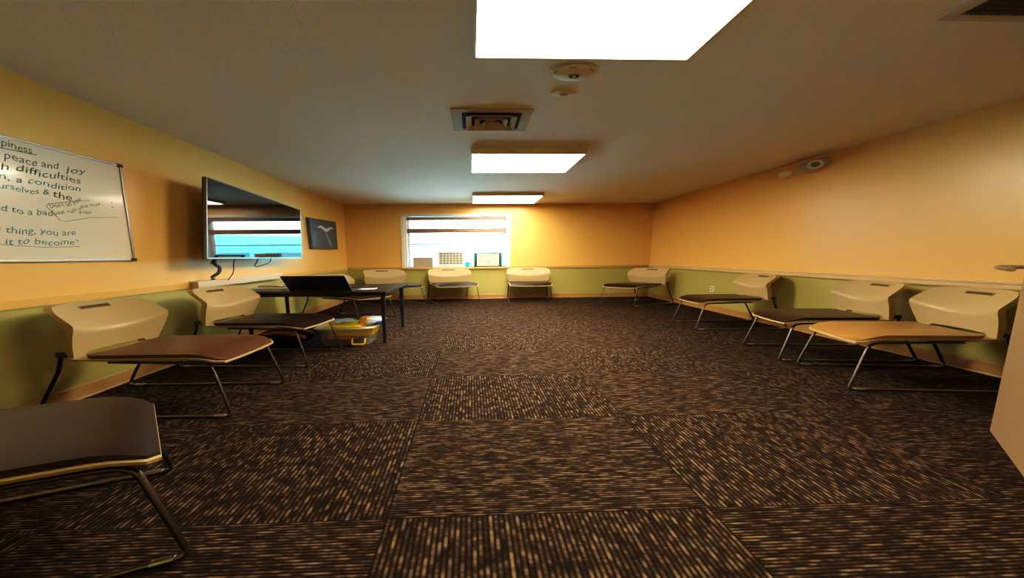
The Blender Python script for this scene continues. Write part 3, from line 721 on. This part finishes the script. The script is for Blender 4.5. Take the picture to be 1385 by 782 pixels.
bm = bmesh.new(); box(bm, (.10, -.06, .195), (.19, .05, .335), .012); obj('handle', bm, M_orange, t)
t = thing('red_cloth', 'crumpled red cloth packed at the bottom of the clear tote', 'cloth', (C0[0]-.03, C0[1], .008))
def lump(bm, c, r, sx, sy, sz, amp, seed):
    rnd = random.Random(seed); g_ = bmesh.ops.create_icosphere(bm, subdivisions=3, radius=r); ph = [rnd.uniform(0, 6) for _ in range(6)]
    for v in g_['verts']:
        n = v.co.normalized(); k = 1+amp*(math.sin(n.x*7+ph[0])*math.sin(n.y*6+ph[1])+.6*math.sin(n.z*9+ph[2]+n.x*5))
        v.co = Vector((n.x*sx*k, n.y*sy*k, n.z*sz*k))+Vector(c)
bm = bmesh.new(); lump(bm, (-.05, 0, .042), 1, .24, .115, .034, .13, 3); 
for v in bm.verts: v.co.z = max(v.co.z, .0)
obj('cloth', bm, M_purple, t, True, 80)
bm = bmesh.new(); lump(bm, (-.03, -.02, .082), 1, .24, .11, .016, .2, 5); obj('fold', bm, M_red, t, True, 80)
t = thing('plastic_bag', 'crumpled pale blue plastic bag draped over the tote rim', 'bag', (C0[0]+.27, C0[1]+.04, .236))
bm = bmesh.new(); lump(bm, (.0, .02, .045), 1, .17, .13, .040, .16, 8); obj('bag', bm, M_bag, t, True, 80)
bm = bmesh.new(); lump(bm, (.13, -.04, .030), 1, .06, .05, .018, .2, 11); obj('blue_print', bm, mat('deep_blue_print', (.03, .12, .50), .4, noise=.3), t, True, 80)
t = thing('clear_wrapper', 'crumpled clear wrapper lying on the yellow caddy lid in the tote', 'wrapper', (C0[0]-.10, C0[1]+.03, .257))
bm = bmesh.new(); lump(bm, (0, 0, .026), 1, .16, .08, .024, .25, 21); obj('wrapper', bm, M_bag, t, True, 80)
t = thing('duffel_bag', 'black bag with an orange yellow strap on the floor under the dark chair', 'bag', (-2.42, 3.27, 0))
bm = bmesh.new(); lump(bm, (0, 0, .11), 1, .33, .14, .11, .08, 31)
for v in bm.verts: v.co.z = max(v.co.z, .001)
obj('body', bm, M_blackm, t, True, 80)
bm = bmesh.new()
for k in range(13):
    pass
P = [(-.32+.64*k/14, -.13-.02*math.sin(math.pi*k/14), .125+.075*math.sin(math.pi*k/14)) for k in range(15)]
prev = None
for p in P:
    cur = (bm.verts.new((p[0], p[1], p[2]+.02)), bm.verts.new((p[0], p[1]-.012, p[2]-.022)))
    if prev: bm.faces.new((prev[0], prev[1], cur[1], cur[0]))
    prev = cur
o = obj('strap', bm, M_orange, t); md = o.modifiers.new('thick', 'SOLIDIFY'); md.thickness = .006
bm = bmesh.new(); lump(bm, (.05, -.02, .225), 1, .10, .05, .025, .15, 41); obj('green_pouch', bm, M_green, t, True, 80)

# ------------------------------------------------------------------ light, world, camera
w = bpy.data.worlds.new('overcast_sky'); SC.world = w; w.use_nodes = True
bg = w.node_tree.nodes['Background']; tc = w.node_tree.nodes.new('ShaderNodeTexCoord'); sp_ = w.node_tree.nodes.new('ShaderNodeSeparateXYZ')
rp = w.node_tree.nodes.new('ShaderNodeValToRGB'); w.node_tree.links.new(tc.outputs['Generated'], sp_.inputs[0]); w.node_tree.links.new(sp_.outputs['Z'], rp.inputs[0]); w.node_tree.links.new(rp.outputs[0], bg.inputs[0])
rp.color_ramp.elements[0].color = (.80, .95, 1, 1); rp.color_ramp.elements[1].color = (.55, .80, 1, 1); bg.inputs[1].default_value = 17.
sun = bpy.data.lights.new('sun', 'SUN'); sun.energy = 52.; sun.angle = .03; so = bpy.data.objects.new('sun', sun); COL.objects.link(so)
so.rotation_euler = Vector((.25, 1., -.75)).to_track_quat('-Z', 'Y').to_euler()
pl = bpy.data.lights.new('window_portal', 'AREA'); pl.shape = 'RECTANGLE'; pl.size = WX1-WX0; pl.size_y = WZ1-WZ0; pl.cycles.is_portal = True
po = bpy.data.objects.new('window_portal', pl); COL.objects.link(po); po.location = ((WX0+WX1)/2, YE+T+.02, (WZ0+WZ1)/2); po.rotation_euler = (math.radians(-90), 0, 0)

f, cx, cy, yaw, pit, rol, zcam = 340., 646.3661, 381.8606, .0252, .1061, .0089, 1.133
F = Vector((math.sin(yaw)*math.cos(pit), math.cos(yaw)*math.cos(pit), -math.sin(pit))); R0 = Vector((math.cos(yaw), -math.sin(yaw), 0)); U0 = R0.cross(F)
Rv = R0*math.cos(rol)-U0*math.sin(rol); Uv = U0*math.cos(rol)+R0*math.sin(rol)
cam = bpy.data.cameras.new('camera'); co = bpy.data.objects.new('camera', cam); COL.objects.link(co)
m4 = Matrix((Rv, Uv, -F)).transposed().to_4x4(); m4.translation = (0, 0, zcam); co.matrix_world = m4
cam.sensor_width = 36.; cam.lens = 36.*f/1385.; cam.shift_x = (692.5-cx)/1385.; cam.shift_y = (cy-391.)/1385.; cam.clip_start = .02
SC.camera = co
SC.view_settings.view_transform = 'Standard'; SC.view_settings.look = 'None'; SC.view_settings.exposure = .12; SC.view_settings.gamma = 1.
vs = SC.view_settings; vs.use_curve_mapping = True; cm = vs.curve_mapping; cv = cm.curves[3]
for x, y in ((.04, .022), (.15, .125), (.5, .52)): cv.points.new(x, y)
cm.update()
SC.cycles.max_bounces = 10; SC.cycles.diffuse_bounces = 6; SC.cycles.sample_clamp_indirect = 12.
